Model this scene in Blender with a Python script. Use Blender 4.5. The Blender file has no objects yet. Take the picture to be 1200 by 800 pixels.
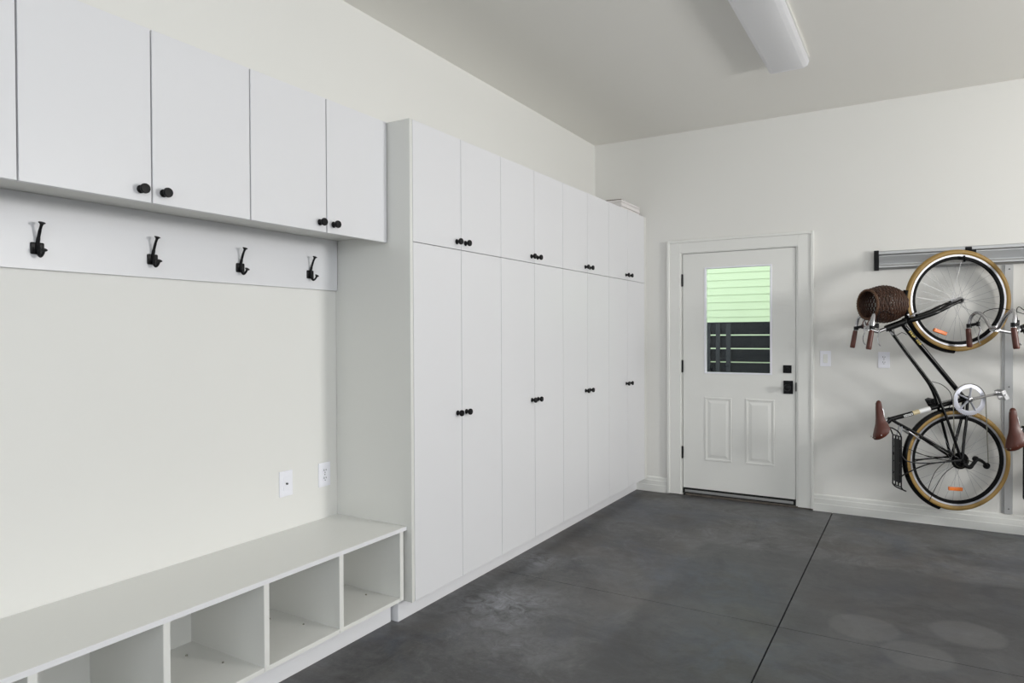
import bpy, bmesh, math, random
from mathutils import Vector, Matrix
random.seed(7)
PI = math.pi
S = bpy.context.scene
COL = S.collection

# ------------------------------------------------------------------ materials
def new_mat(name, color, rough=.5, metal=0, spec=.5, coat=0, bump=None, noise=None):
    m = bpy.data.materials.new(name); m.use_nodes = True
    nt = m.node_tree; b = nt.nodes['Principled BSDF']
    b.inputs['Base Color'].default_value = (*color, 1)
    b.inputs['Roughness'].default_value = rough
    b.inputs['Metallic'].default_value = metal
    b.inputs['Specular IOR Level'].default_value = spec
    b.inputs['Coat Weight'].default_value = coat
    if noise or bump:
        tc = nt.nodes.new('ShaderNodeTexCoord')
    if noise:                                    # (scale, amount)
        n = nt.nodes.new('ShaderNodeTexNoise'); n.inputs['Scale'].default_value = noise[0]
        n.inputs['Detail'].default_value = 5
        nt.links.new(tc.outputs['Object'], n.inputs['Vector'])
        mx = nt.nodes.new('ShaderNodeMix'); mx.data_type = 'RGBA'
        a = noise[1]
        mx.inputs['A'].default_value = (*[c * (1 - a) for c in color], 1)
        mx.inputs['B'].default_value = (*[min(1, c * (1 + a)) for c in color], 1)
        nt.links.new(n.outputs['Fac'], mx.inputs['Factor'])
        nt.links.new(mx.outputs['Result'], b.inputs['Base Color'])
    if bump:                                     # (scale, strength, distance)
        n = nt.nodes.new('ShaderNodeTexNoise'); n.inputs['Scale'].default_value = bump[0]
        n.inputs['Detail'].default_value = 4
        nt.links.new(tc.outputs['Object'], n.inputs['Vector'])
        bp = nt.nodes.new('ShaderNodeBump'); bp.inputs['Strength'].default_value = bump[1]
        bp.inputs['Distance'].default_value = bump[2]
        nt.links.new(n.outputs['Fac'], bp.inputs['Height'])
        nt.links.new(bp.outputs['Normal'], b.inputs['Normal'])
    return m

M = {}
M['wall'] = new_mat('wall_paint', (.785, .78, .752), .6, spec=.3, bump=(120, .08, .001), noise=(1.3, .012))
M['wall_b'] = new_mat('back_wall_paint', (.78, .772, .742), .45, spec=.4, bump=(120, .08, .001), noise=(1.3, .012))
M['ceil'] = new_mat('ceiling_paint', (.88, .865, .82), .7, spec=.3, bump=(90, .1, .001))
M['trim'] = new_mat('trim_paint', (.80, .80, .77), .35, noise=(3, .01))
M['cab'] = new_mat('cabinet_foil', (.755, .755, .775), .34, spec=.45, noise=(2, .008))
M['carc'] = new_mat('cabinet_panel', (.73, .73, .70), .45, noise=(2, .01))
M['bench'] = new_mat('bench_panel', (.78, .78, .75), .38, noise=(2, .012))
M['edge'] = new_mat('bench_edge', (.80, .80, .82), .4)
M['black'] = new_mat('black_metal', (.005, .005, .006), .42, spec=.22, noise=(200, .3))
M['dark'] = new_mat('dark_gap', (.02, .02, .02), .8)
M['plate'] = new_mat('white_plastic', (.87, .87, .93), .3)
M['slot'] = new_mat('slot_dark', (.06, .06, .06), .6)
M['alu'] = new_mat('brushed_aluminium', (.50, .50, .50), .42, metal=.85, bump=(60, .1, .0005))
M['alu_post'] = new_mat('satin_aluminium', (.50, .50, .50), .5, metal=.55, bump=(60, .1, .0005))
M['rimalloy'] = new_mat('rim_alloy', (.34, .34, .36), .45, metal=.8)
M['chrome'] = new_mat('polished_alloy', (.55, .55, .57), .26, metal=1)
M['alloy'] = new_mat('silver_alloy', (.45, .45, .47), .36, metal=.9)
M['steel'] = new_mat('spoke_steel', (.40, .40, .41), .45, metal=.8)
M['frame'] = new_mat('black_enamel', (.003, .003, .0035), .22, spec=.28)
M['rubber'] = new_mat('black_rubber', (.005, .005, .0055), .6, spec=.08)
M['tan'] = new_mat('tan_rubber', (.28, .17, .042), .55, noise=(20, .12))
M['leather'] = new_mat('brown_leather', (.080, .015, .006), .38, noise=(30, .25), bump=(150, .2, .001))
M['orange'] = new_mat('orange_reflector', (.85, .19, .01), .25, coat=.5)
M['ring'] = new_mat('white_alloy_ring', (.58, .59, .66), .35, metal=.3)
M['wicker'] = new_mat('brown_wicker', (.045, .016, .006), .5, noise=(38, .95))
M['wicker_rim'] = new_mat('wicker_rim', (.085, .036, .013), .5, noise=(60, .5))
M['canvas'] = new_mat('label_white', (.75, .75, .75), .4)
M['labeltan'] = new_mat('label_tan', (.55, .46, .28), .4)
M['yellow'] = new_mat('label_yellow', (.75, .55, .06), .4)
M['lens'] = new_mat('acrylic_lens', (.80, .80, .84), .28, spec=.5)
M['card'] = new_mat('brown_card', (.11, .07, .045), .8)
M['board'] = new_mat('white_board', (.78, .75, .74), .5, noise=(40, .08))
M['siding'] = new_mat('green_siding', (.66, .77, .50), .6, noise=(3, .04))
M['fence'] = new_mat('dark_fence_wood', (.011, .012, .015), .8, spec=.15, noise=(14, .5))
M['post'] = new_mat('grey_fence_post', (.030, .032, .037), .7, spec=.2, noise=(20, .3))
M['soil'] = new_mat('soil', (.07, .06, .045), .95, noise=(8, .5))
M['sill'] = new_mat('weathered_sill', (.10, .085, .072), .8, noise=(30, .6), bump=(40, .6, .004))
M['screw'] = new_mat('screw_steel', (.25, .24, .2), .35, metal=.9)

def lens_mat():
    m = bpy.data.materials.new('acrylic_lens'); m.use_nodes = True; nt = m.node_tree; nt.nodes.clear()
    out = nt.nodes.new('ShaderNodeOutputMaterial'); mix = nt.nodes.new('ShaderNodeMixShader'); mix.inputs[0].default_value = .68
    d = nt.nodes.new('ShaderNodeBsdfDiffuse'); d.inputs['Color'].default_value = (.96, .96, .98, 1)
    t = nt.nodes.new('ShaderNodeBsdfTranslucent'); t.inputs['Color'].default_value = (.97, .97, .99, 1)
    nt.links.new(d.outputs[0], mix.inputs[1]); nt.links.new(t.outputs[0], mix.inputs[2]); nt.links.new(mix.outputs[0], out.inputs[0])
    return m
M['lens'] = lens_mat()
def glass_mat():
    m = bpy.data.materials.new('window_glass'); m.use_nodes = True; nt = m.node_tree
    nt.nodes.clear()
    out = nt.nodes.new('ShaderNodeOutputMaterial'); mix = nt.nodes.new('ShaderNodeMixShader')
    tr = nt.nodes.new('ShaderNodeBsdfTransparent'); tr.inputs['Color'].default_value = (.94, .97, .95, 1)
    gl = nt.nodes.new('ShaderNodeBsdfGlossy'); gl.inputs['Roughness'].default_value = .02
    fr = nt.nodes.new('ShaderNodeFresnel'); fr.inputs['IOR'].default_value = 1.3
    nt.links.new(fr.outputs[0], mix.inputs[0]); nt.links.new(tr.outputs[0], mix.inputs[1])
    nt.links.new(gl.outputs[0], mix.inputs[2]); nt.links.new(mix.outputs[0], out.inputs[0])
    return m
M['glass'] = glass_mat()

def floor_mat():
    m = bpy.data.materials.new('stained_concrete'); m.use_nodes = True; nt = m.node_tree
    N = nt.nodes; L = nt.links; b = N['Principled BSDF']
    tc = N.new('ShaderNodeTexCoord')
    def noise(scale, detail=6, rough=.6, dist=0, off=(0, 0, 0), sc=(1, 1, 1)):
        mp = N.new('ShaderNodeMapping'); mp.inputs['Location'].default_value = off; mp.inputs['Scale'].default_value = sc
        L.new(tc.outputs['Object'], mp.inputs['Vector'])
        n = N.new('ShaderNodeTexNoise'); n.inputs['Scale'].default_value = scale
        n.inputs['Detail'].default_value = detail; n.inputs['Roughness'].default_value = rough
        n.inputs['Distortion'].default_value = dist
        L.new(mp.outputs[0], n.inputs['Vector']); return n.outputs['Fac']
    def ramp(f, a, c):
        r = N.new('ShaderNodeMapRange'); r.inputs['From Min'].default_value = a; r.inputs['From Max'].default_value = c
        L.new(f, r.inputs['Value']); return r.outputs[0]
    def math_(op, x, y):
        k = N.new('ShaderNodeMath'); k.operation = op
        for i, q in enumerate((x, y)):
            if isinstance(q, (int, float)): k.inputs[i].default_value = q
            else: L.new(q, k.inputs[i])
        k.use_clamp = op in ('MULTIPLY',) and False
        return k.outputs[0]
    def mixc(f, A, B):
        x = N.new('ShaderNodeMix'); x.data_type = 'RGBA'
        for key, q in (('A', A), ('B', B)):
            if isinstance(q, tuple): x.inputs[key].default_value = (*q, 1)
            else: L.new(q, x.inputs[key])
        if isinstance(f, (int, float)): x.inputs['Factor'].default_value = f
        else: L.new(f, x.inputs['Factor'])
        return x.outputs['Result']
    c = mixc(ramp(noise(1.0, 8, .60, .6), .40, .60), (.068, .068, .069), (.125, .127, .129))
    c = mixc(math_('MULTIPLY', ramp(noise(3.2, 10, .74, 1.3), .50, .66), .55), c, (.185, .188, .195))
    c = mixc(math_('MULTIPLY', ramp(noise(2.2, 10, .74, 1.4, (5, 3, 0)), .50, .64), .75), c, (.040, .039, .040))
    c = mixc(math_('MULTIPLY', ramp(noise(3.5, 9, .8, .6, (3, 1, 0), (1, 5, 1)), .50, .68), .35), c, (.17, .17, .175))
    c = mixc(math_('MULTIPLY', ramp(noise(18, 9, .8, .5, (1, 7, 0)), .48, .66), .40), c, (.048, .047, .048))
    c = mixc(math_('MULTIPLY', ramp(noise(60, 6, .8, 0, (1, 2, 0)), .52, .66), .22), c, (.20, .20, .20))
    c = mixc(math_('MULTIPLY', ramp(noise(1.3, 5, .6, 1, (9, 1, 0)), .50, .66), .35), c, (.080, .064, .052))
    c = mixc(math_('MULTIPLY', ramp(noise(1.2, 7, .7, 1, (2, 11, 0)), .50, .66), .45), c, (.070, .085, .120))
    sep = N.new('ShaderNodeSeparateXYZ'); L.new(tc.outputs['Object'], sep.inputs[0])
    X, Y = sep.outputs[0], sep.outputs[1]
    def rect(x0, x1, y0, y1, s=.03):
        wob = math_('MULTIPLY', math_('SUBTRACT', noise(7, 6), .5), .16)
        Xw = math_('ADD', X, wob); Yw = math_('ADD', Y, wob)
        f = ramp(Xw, x0 - s, x0 + s)
        f = math_('MULTIPLY', f, ramp(Xw, x1 + s, x1 - s))
        f = math_('MULTIPLY', f, ramp(Yw, y0 - s, y0 + s))
        return math_('MULTIPLY', f, ramp(Yw, y1 + s, y1 - s))
    # an old mat's darker print, in wear marks of their own
    c = mixc(math_('MULTIPLY', rect(1.36, 3.9, -4.6, -1.27), .55), c, (.046, .047, .050))
    c = mixc(math_('MULTIPLY', rect(.9, 1.36, -3.3, -1.9, .12), .25), c, (.12, .12, .12))
    # pale scuffs and round prints
    def blob(cx, cy, r, s, ex=1.0):
        dx = math_('SUBTRACT', X, cx); dy = math_('MULTIPLY', math_('SUBTRACT', Y, cy), ex)
        d = math_('SQRT', math_('ADD', math_('MULTIPLY', dx, dx), math_('MULTIPLY', dy, dy)), 0)
        return ramp(d, r + s, r - s)
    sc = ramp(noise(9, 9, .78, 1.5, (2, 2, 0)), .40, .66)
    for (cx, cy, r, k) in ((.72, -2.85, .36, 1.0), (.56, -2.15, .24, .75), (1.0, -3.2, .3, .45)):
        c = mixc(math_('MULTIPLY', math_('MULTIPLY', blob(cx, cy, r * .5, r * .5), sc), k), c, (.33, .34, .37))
    for (cx, cy, r) in ((2.36, -2.22, .15), (2.78, -2.06, .15), (2.58, -2.42, .14)):
        c = mixc(math_('MULTIPLY', blob(cx, cy, r, .012), .20), c, (.21, .21, .21))
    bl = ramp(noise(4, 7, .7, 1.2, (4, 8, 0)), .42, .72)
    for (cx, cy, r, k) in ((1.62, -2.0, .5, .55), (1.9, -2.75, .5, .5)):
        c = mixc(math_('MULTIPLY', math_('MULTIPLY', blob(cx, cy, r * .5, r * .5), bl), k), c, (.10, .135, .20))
    L.new(c, b.inputs['Base Color'])
    rr = N.new('ShaderNodeMapRange'); rr.inputs['To Min'].default_value = .38; rr.inputs['To Max'].default_value = .58
    L.new(noise(4, 6), rr.inputs['Value']); L.new(rr.outputs[0], b.inputs['Roughness'])
    b.inputs['Specular IOR Level'].default_value = .4
    bp = N.new('ShaderNodeBump'); bp.inputs['Strength'].default_value = .12; bp.inputs['Distance'].default_value = .003
    L.new(noise(30, 8), bp.inputs['Height']); L.new(bp.outputs[0], b.inputs['Normal'])
    return m
M['floor'] = floor_mat()

# ------------------------------------------------------------------ mesh helpers
def B(): return bmesh.new()
def box(bm, x0, x1, y0, y1, z0, z1, bev=0, seg=1):
    r = bmesh.ops.create_cube(bm, size=1)
    vs = r['verts']
    for v in vs:
        v.co = Vector(((x0 + x1) / 2 + v.co.x * (x1 - x0), (y0 + y1) / 2 + v.co.y * (y1 - y0), (z0 + z1) / 2 + v.co.z * (z1 - z0)))
    if bev:
        es = list({e for v in vs for e in v.link_edges})
        bmesh.ops.bevel(bm, geom=es, offset=bev, segments=seg, affect='EDGES', profile=.5)
def frame_of(d):
    d = d.normalized(); a = Vector((0, 0, 1)) if abs(d.z) < .9 else Vector((1, 0, 0))
    u = d.cross(a).normalized(); return u, d.cross(u).normalized()
def tube(bm, pts, r, seg=10, closed=False, cap=True, sx=1, sy=1):
    pts = [Vector(p) for p in pts]; n = len(pts)
    rs = r if isinstance(r, (list, tuple)) else [r] * n
    rings = []; u = None
    for i, p in enumerate(pts):
        a = pts[(i - 1) % n] if (i > 0 or closed) else p
        c = pts[(i + 1) % n] if (i < n - 1 or closed) else p
        d = (c - a).normalized()
        if u is None: u, w = frame_of(d)
        else:
            u = (u - d * u.dot(d)).normalized(); w = d.cross(u)
        rings.append([bm.verts.new(p + (u * math.cos(k * 2 * PI / seg) * sx + w * math.sin(k * 2 * PI / seg) * sy) * rs[i]) for k in range(seg)])
    m = n if closed else n - 1
    for i in range(m):
        A, C = rings[i], rings[(i + 1) % n]
        for k in range(seg):
            try: bm.faces.new((A[k], A[(k + 1) % seg], C[(k + 1) % seg], C[k]))
            except ValueError: pass
    if cap and not closed:
        bm.faces.new(rings[0][::-1]); bm.faces.new(rings[-1])
def smooth_path(pts, k=6):
    pts = [Vector(p) for p in pts]; out = []
    for i in range(len(pts) - 1):
        p0 = pts[max(i - 1, 0)]; p1 = pts[i]; p2 = pts[i + 1]; p3 = pts[min(i + 2, len(pts) - 1)]
        for j in range(k):
            t = j / k
            out.append(.5 * ((2 * p1) + (p2 - p0) * t + (2 * p0 - 5 * p1 + 4 * p2 - p3) * t * t + (3 * p1 - p0 - 3 * p2 + p3) * t ** 3))
    out.append(pts[-1]); return out
def lathe(bm, prof, o, axis, seg=20, closed_prof=False, a0=0, a1=2 * PI):
    """prof = [(radius, distance along axis)]"""
    o = Vector(o); ax = Vector(axis).normalized(); u, w = frame_of(ax)
    full = abs(a1 - a0 - 2 * PI) < 1e-6
    n = seg if full else seg + 1
    rings = []
    for (r, h) in prof:
        if r < 1e-6: rings.append([bm.verts.new(o + ax * h)] * n)
        else: rings.append([bm.verts.new(o + ax * h + (u * math.cos(a0 + (a1 - a0) * k / seg) + w * math.sin(a0 + (a1 - a0) * k / seg)) * r) for k in range(n)])
    m = len(prof)
    for i in range(m if closed_prof else m - 1):
        A, C = rings[i], rings[(i + 1) % m]
        for k in range(seg):
            k2 = (k + 1) % n
            f = [A[k], A[k2], C[k2], C[k]]; g = []
            for v in f:
                if v not in g: g.append(v)
            if len(g) > 2:
                try: bm.faces.new(g)
                except ValueError: pass
def cyl(bm, p0, p1, r, seg=16): tube(bm, [p0, p1], r, seg)
def prism_y(bm, prof, y0, y1):
    """prof: list of (x,z) extruded along y"""
    a = [bm.verts.new((x, y0, z)) for x, z in prof]; b = [bm.verts.new((x, y1, z)) for x, z in prof]
    n = len(prof)
    for i in range(n): bm.faces.new((a[i], a[(i + 1) % n], b[(i + 1) % n], b[i]))
    bm.faces.new(a[::-1]); bm.faces.new(b)
def prism_x(bm, prof, x0, x1):
    """prof: list of (y,z) extruded along x"""
    a = [bm.verts.new((x0, y, z)) for y, z in prof]; b = [bm.verts.new((x1, y, z)) for y, z in prof]
    n = len(prof)
    for i in range(n): bm.faces.new((a[i], a[(i + 1) % n], b[(i + 1) % n], b[i]))
    bm.faces.new(a[::-1]); bm.faces.new(b)
def world_off(o):
    v = Vector((0, 0, 0))
    while o is not None: v += o.location; o = o.parent
    return v
def obj(name, bm, mat, parent=None, smooth=False, local=False, angle=40):
    """links the mesh; coordinates are world ones unless local=True (then the parent's own)"""
    bmesh.ops.recalc_face_normals(bm, faces=bm.faces)
    if parent is not None and not local:
        off = world_off(parent)
        for v in bm.verts: v.co -= off
    me = bpy.data.meshes.new(name); bm.to_mesh(me); bm.free()
    mats = mat if isinstance(mat, (list, tuple)) else [mat]
    for q in mats: me.materials.append(M[q])
    if smooth:
        me.shade_smooth()
        me.set_sharp_from_angle(angle=math.radians(angle))
    o = bpy.data.objects.new(name, me); COL.objects.link(o)
    if parent is not None: o.parent = parent
    return o
def thing(name, label, cat, loc=(0, 0, 0), rz=0, group=None):
    o = bpy.data.objects.new(name, None); COL.objects.link(o)
    o.empty_display_size = .05
    o.location = loc; o.rotation_euler = (0, 0, rz); o['label'] = label; o['category'] = cat
    if group: o['group'] = group
    return o
def tag(o, label, cat, group=None):
    o['label'] = label; o['category'] = cat
    if group: o['group'] = group
    return o
def struct(name, bm, mat, label=None, parent=None, smooth=False):
    o = obj(name, bm, mat, parent, smooth)
    if parent is None: o['kind'] = 'structure'
    if label: o['label'] = label
    return o
def copy_tree(o, parent=None):
    c = o.copy(); COL.objects.link(c)
    if parent is not None: c.parent = parent
    for ch in list(o.children): copy_tree(ch, c)
    return c

# ------------------------------------------------------------------ measures (metres)
CEIL = 3.144
XR, YF = 6.4, -9.0
DX0, DX1, DZ1 = .819, 1.741, 2.090           # door opening

# ------------------------------------------------------------------ room shell
def cut_slab(bm, x0, x1, y0, y1):
    box(bm, x0, x1, y0, y1, -.06, 0)
bm = B()
JX, JY = 2.008, -2.42
xs = [(-.15, JX - .0035), (JX + .0035, XR + .15)]
ys = [(YF - .15, JY - .0018 - 3.6), (JY + .0018 - 3.6, JY - .0018), (JY + .0018, .15)]
for a in xs:
    for c in ys: cut_slab(bm, a[0], a[1], c[0], c[1])
struct('floor', bm, 'floor', 'dark grey stained concrete floor with saw-cut joints and pale scuffs')
bm = B(); box(bm, -.15, XR + .15, YF - .15, .15, -.10, -.035)
struct('trim_1', bm, 'dark', 'dark bottom of the saw-cut floor joints')
bm = B(); box(bm, -.15, XR + .15, YF - .15, .15, CEIL, CEIL + .12)
struct('ceiling', bm, 'ceil', 'plain off-white painted ceiling')
bm = B(); box(bm, -.15, 0, YF - .15, .15, 0, CEIL)
struct('wall_left', bm, 'wall', 'off-white wall behind the cabinets')
bm = B()
box(bm, 0, DX0, 0, .15, 0, CEIL); box(bm, DX1, XR, 0, .15, 0, CEIL); box(bm, DX0, DX1, 0, .15, DZ1, CEIL)
struct('wall_back', bm, 'wall_b', 'off-white wall with the door and the bikes')
WY0, WY1, WZ0, WZ1 = -2.62, -1.80, 1.52, 2.28
bm = B()
GY0, GY1, GZ0, GZ = -8.6, -4.2, 1.75, 2.95                # long high opening added to let in soft fill, outside the picture
box(bm, XR, XR + .15, YF - .15, GY0, 0, CEIL); box(bm, XR, XR + .15, GY0, GY1, GZ, CEIL); box(bm, XR, XR + .15, GY0, GY1, 0, GZ0)
box(bm, XR, XR + .15, GY1, WY0, 0, CEIL); box(bm, XR, XR + .15, WY1, .15, 0, CEIL)
box(bm, XR, XR + .15, WY0, WY1, 0, WZ0); box(bm, XR, XR + .15, WY0, WY1, WZ1, CEIL)
struct('wall_right', bm, 'wall')
bm = B(); FX0, FX1, FZ0, FZ1 = 1.6, 5.6, 1.0, 2.7   # wide opening made up for the rear fill light, outside the picture
box(bm, 0, FX0, YF - .15, YF, 0, CEIL); box(bm, FX1, XR, YF - .15, YF, 0, CEIL); box(bm, FX0, FX1, YF - .15, YF, 0, FZ0); box(bm, FX0, FX1, YF - .15, YF, FZ1, CEIL)
struct('wall_front', bm, 'wall')
# window frame in the right wall (outside the picture)
bm = B()
for (a, c, d, e) in ((WY0, WY1, WZ0, WZ0 + .05), (WY0, WY1, WZ1 - .05, WZ1), (WY0, WY0 + .05, WZ0 + .05, WZ1 - .05), (WY1 - .05, WY1, WZ0 + .05, WZ1 - .05)):
    box(bm, XR + .03, XR + .10, a, c, d, e)
struct('window_1', bm, 'trim')

# baseboard of the back wall: flat board, step, cap
def baseboard(name, x0, x1, label):
    prof = [(0, -.004), (-.020, -.004), (-.020, .058), (-.0165, .062), (-.0165, .098), (-.012, .102), (-.012, .124), (-.007, .131), (0, .131)]
    bm = B(); prism_x(bm, prof, x0, x1); struct(name, bm, 'trim', label)
baseboard('baseboard_left', .404, .694, 'short white stepped baseboard left of the door')
baseboard('baseboard_right', 1.868, XR, 'white stepped baseboard under the bikes')

# door casing with a raised back band
bm = B()
def casing_leg(x0, x1, outer_left, z0):
    box(bm, x0, x1, -.018, 0, z0, 2.09 if True else 0, .0015)
box(bm, .704, .806, -.018, 0, .004, 2.192, .0015)
box(bm, 1.756, 1.862, -.018, 0, .012, 2.192, .0015)
box(bm, .806, 1.756, -.018, 0, 2.096, 2.192, .0015)
box(bm, .690, .712, -.030, 0, .004, 2.206, .003)
box(bm, 1.852, 1.874, -.030, 0, .012, 2.206, .003)
box(bm, .712, 1.852, -.030, 0, 2.184, 2.206, .003)
struct('trim_2', bm, 'trim', 'white door casing with a raised outer band')
# jambs
bm = B()
box(bm, .806, .819, -.010, .12, .01, 2.103); box(bm, 1.741, 1.757, -.010, .12, .01, 2.103); box(bm, .819, 1.741, -.010, .12, 2.090, 2.103)
struct('trim_3', bm, 'trim', 'white door jamb')
bm = B(); box(bm, .845, 1.868, -.012, .10, 0, .018, .003)
struct('trim_4', bm, 'sill', 'rough weathered strip of floor edge under the door')

# the door itself
door = thing('door_1', 'white half-glazed exterior door with two raised panels', 'door', (.822, .02, .06))
del door['category']; door['kind'] = 'structure'
X0, X1, Z0, Z1 = .8235, 1.7375, .066, 2.087
GLX0, GLX1, GLZ0, GLZ1 = 1.013, 1.554, 1.060, 1.962
bm = B(); T = .044
box(bm, X0, GLX0, 0, T, Z0, Z1); box(bm, GLX1, X1, 0, T, Z0, Z1)
box(bm, GLX0, GLX1, 0, T, GLZ1, Z1); box(bm, GLX0, GLX1, 0, T, Z0, GLZ0)
obj('door_leaf', bm, 'trim', door)
for (a, c) in ((1.013, 1.238), (1.351, 1.578)):
    bm = B(); d, e = .316, .858
    w = .016
    for (p, q, r_, s_) in ((a, c, d, d + w), (a, c, e - w, e), (a, a + w, d + w, e - w), (c - w, c, d + w, e - w)):
        box(bm, p, q, -.006, .001, r_, s_, .0025)
    # raised field with sloping border
    o1 = .026; o2 = .050
    va = [bm.verts.new((x, .0005, z)) for x, z in ((a + o1, d + o1), (c - o1, d + o1), (c - o1, e - o1), (a + o1, e - o1))]
    vb = [bm.verts.new((x, -.006, z)) for x, z in ((a + o2, d + o2), (c - o2, d + o2), (c - o2, e - o2), (a + o2, e - o2))]
    for i in range(4): bm.faces.new((va[i], va[(i + 1) % 4], vb[(i + 1) % 4], vb[i]))
    bm.faces.new(vb)
    obj('door_panel', bm, 'trim', door)
bm = B(); w = .012
for (p, q, r_, s_) in ((GLX0, GLX1, GLZ0, GLZ0 + w), (GLX0, GLX1, GLZ1 - w, GLZ1), (GLX0, GLX0 + w, GLZ0 + w, GLZ1 - w), (GLX1 - w, GLX1, GLZ0 + w, GLZ1 - w)):
    box(bm, p - .004 if p == GLX0 else p, q + .004 if q == GLX1 else q, -.004, .030, r_, s_, .002)
gf = obj('glazing_frame', bm, 'plate', door)
bm = B(); box(bm, GLX0 + .01, GLX1 - .01, .020, .024, GLZ0 + .01, GLZ1 - .01); obj('glass_pane', bm, 'glass', gf)
for z in (1.861, 1.117, .371):
    bm = B(); cyl(bm, (.8205, -.008, z - .050), (.8205, -.008, z + .050), .0075, 12)
    box(bm, .8215, .8235 + .004, -.003, .0, z - .05, z + .05)
    for k in (-.052, .052): lathe(bm, [(0, -.003), (.006, -.002), (.006, .002), (0, .003)], (.8205, -.008, z + k), (0, 0, 1), 10)
    obj('hinge', bm, 'black', door, smooth=True)
bm = B(); box(bm, 1.643, 1.707, -.010, 0, 1.079, 1.142, .002); db = obj('deadbolt', bm, 'black', door)
bm = B(); cyl(bm, (1.675, -.010, 1.110), (1.675, -.017, 1.110), .018, 20); box(bm, 1.6715, 1.6785, -.030, -.016, 1.098, 1.122, .001)
obj('thumb_turn', bm, 'black', db, smooth=True)
bm = B(); box(bm, 1.646, 1.718, -.010, 0, .912, 1.018, .002); kp = obj('knob_plate', bm, 'black', door)
bm = B(); lathe(bm, [(0, .008), (.018, .010), (.014, .020), (.012, .034), (.020, .042), (.027, .052), (.0275, .062), (.022, .070), (.010, .073), (0, .0735)], (1.683, 0, .965), (0, -1, 0), 24)
obj('door_knob', bm, 'black', kp, smooth=True)
bm = B(); box(bm, 1.7365, 1.7455, -.011, .004, .935, 1.005, .001); obj('strike_plate', bm, 'black', door)
bm = B(); box(bm, .823, 1.738, -.002, .03, .0595, .066); obj('door_sweep', bm, 'black', door)
bm = B(); box(bm, .821, 1.741, -.006, .09, .019, .055, .002); th = struct('trim_5', bm, 'dark', 'dark threshold under the door')
bm = B(); box(bm, .842, 1.722, -.012, -.005, .028, .050, .002); obj('threshold_strip', bm, 'alu', th)

# switch plate, outlets
def wallplate(name, label, cat, loc, rz, kind, group=None):
    """local: plate in XZ plane, front towards -Y"""
    t = thing(name, label, cat, loc, rz, group)
    w, h = .039, .0605
    bm = B(); box(bm, -w, w, -.006, 0, -h, h, .0025, 2); obj('cover_plate', bm, 'plate', t, local=True)
    if kind == 'switch':
        bm = B(); box(bm, -.0165, .0165, -.0075, -.005, -.034, .034, .0012)
        prism_x(bm, [(-.007, -.030), (-.012, -.030), (-.008, .030), (-.007, .030)], -.013, .013)
        obj('rocker', bm, 'trim', t, local=True)
    elif kind == 'outlet':
        for z in (-.0195, .0195):
            bm = B(); lathe(bm, [(0, .0078), (.0168, .0078), (.0175, .005), (.0175, .003)], (0, 0, z), (0, -1, 0), 24)
            r = obj('receptacle', bm, 'plate', t, local=True)
            bm = B()
            for x, hh in ((-.0065, .005), (.0065, .004)): box(bm, x - .0016, x + .0016, -.0084, -.0074, z + .003 - hh, z + .003 + hh)
            cyl(bm, (0, -.0074, z - .0085), (0, -.0084, z - .0085), .0028, 10)
            obj('slots', bm, 'slot', r, local=True)
        bm = B(); cyl(bm, (0, -.005, 0), (0, -.0075, 0), .003, 10); obj('screw', bm, 'screw', t, local=True)
    else:
        bm = B(); box(bm, -.0165, .0165, -.0078, -.005, -.034, .034, .001); r = obj('insert', bm, 'plate', t, local=True)
        bm = B(); lathe(bm, [(0, .014), (.003, .015), (.0046, .015), (.0046, .007)], (0, 0, 0), (0, -1, 0), 14); obj('coax_jack', bm, 'slot', r, True, local=True)
    return t
wallplate('light_switch', 'white rocker light switch on the wall just right of the door', 'light switch', (1.955, 0, 1.200), 0, 'switch')
wallplate('wall_outlet', 'white double outlet on the wall below the bicycle basket', 'outlet', (2.358, 0, 1.195), 0, 'outlet')
wallplate('wall_outlet', 'white double outlet above the bench beside the tall cabinet', 'outlet', (0, -3.381, .697), PI / 2, 'outlet')
wallplate('cable_outlet', 'white wall plate with one dark round cable jack above the bench', 'cable outlet', (0, -3.625, .697), PI / 2, 'coax')

# ------------------------------------------------------------------ cabinets
def knob_mesh():
    bm = B()
    lathe(bm, [(0, 0), (.0135, 0), (.0135, .003), (.0085, .007), (.0080, .015), (.0150, .021), (.0168, .025), (.0165, .030), (.0150, .033), (0, .0335)], (0, 0, 0), (1, 0, 0), 24)
    o = obj('knob', bm, 'black', smooth=True, angle=50); me = o.data; bpy.data.objects.remove(o); return me
KNOB = knob_mesh()
def knob(parent, x, y, z):
    o = bpy.data.objects.new('knob', KNOB); COL.objects.link(o); o.parent = parent
    o.location = Vector((x, y, z)) - world_off(parent); return o
D, T_, S_, B_ = .4923, 2.4348, 1.8482, .1114
Ys = -3.292
edges = [-3.270 + .4025 * k for k in range(9)]; edges[8] = -.048
g = .0016
tall_labels = ['tall white two-column cabinet nearest the bench, with the exposed side panel',
               'second tall white cabinet from the bench',
               'third tall white cabinet from the bench, next to the corner one',
               'tall white cabinet in the far corner by the door, boards on its top']
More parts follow.
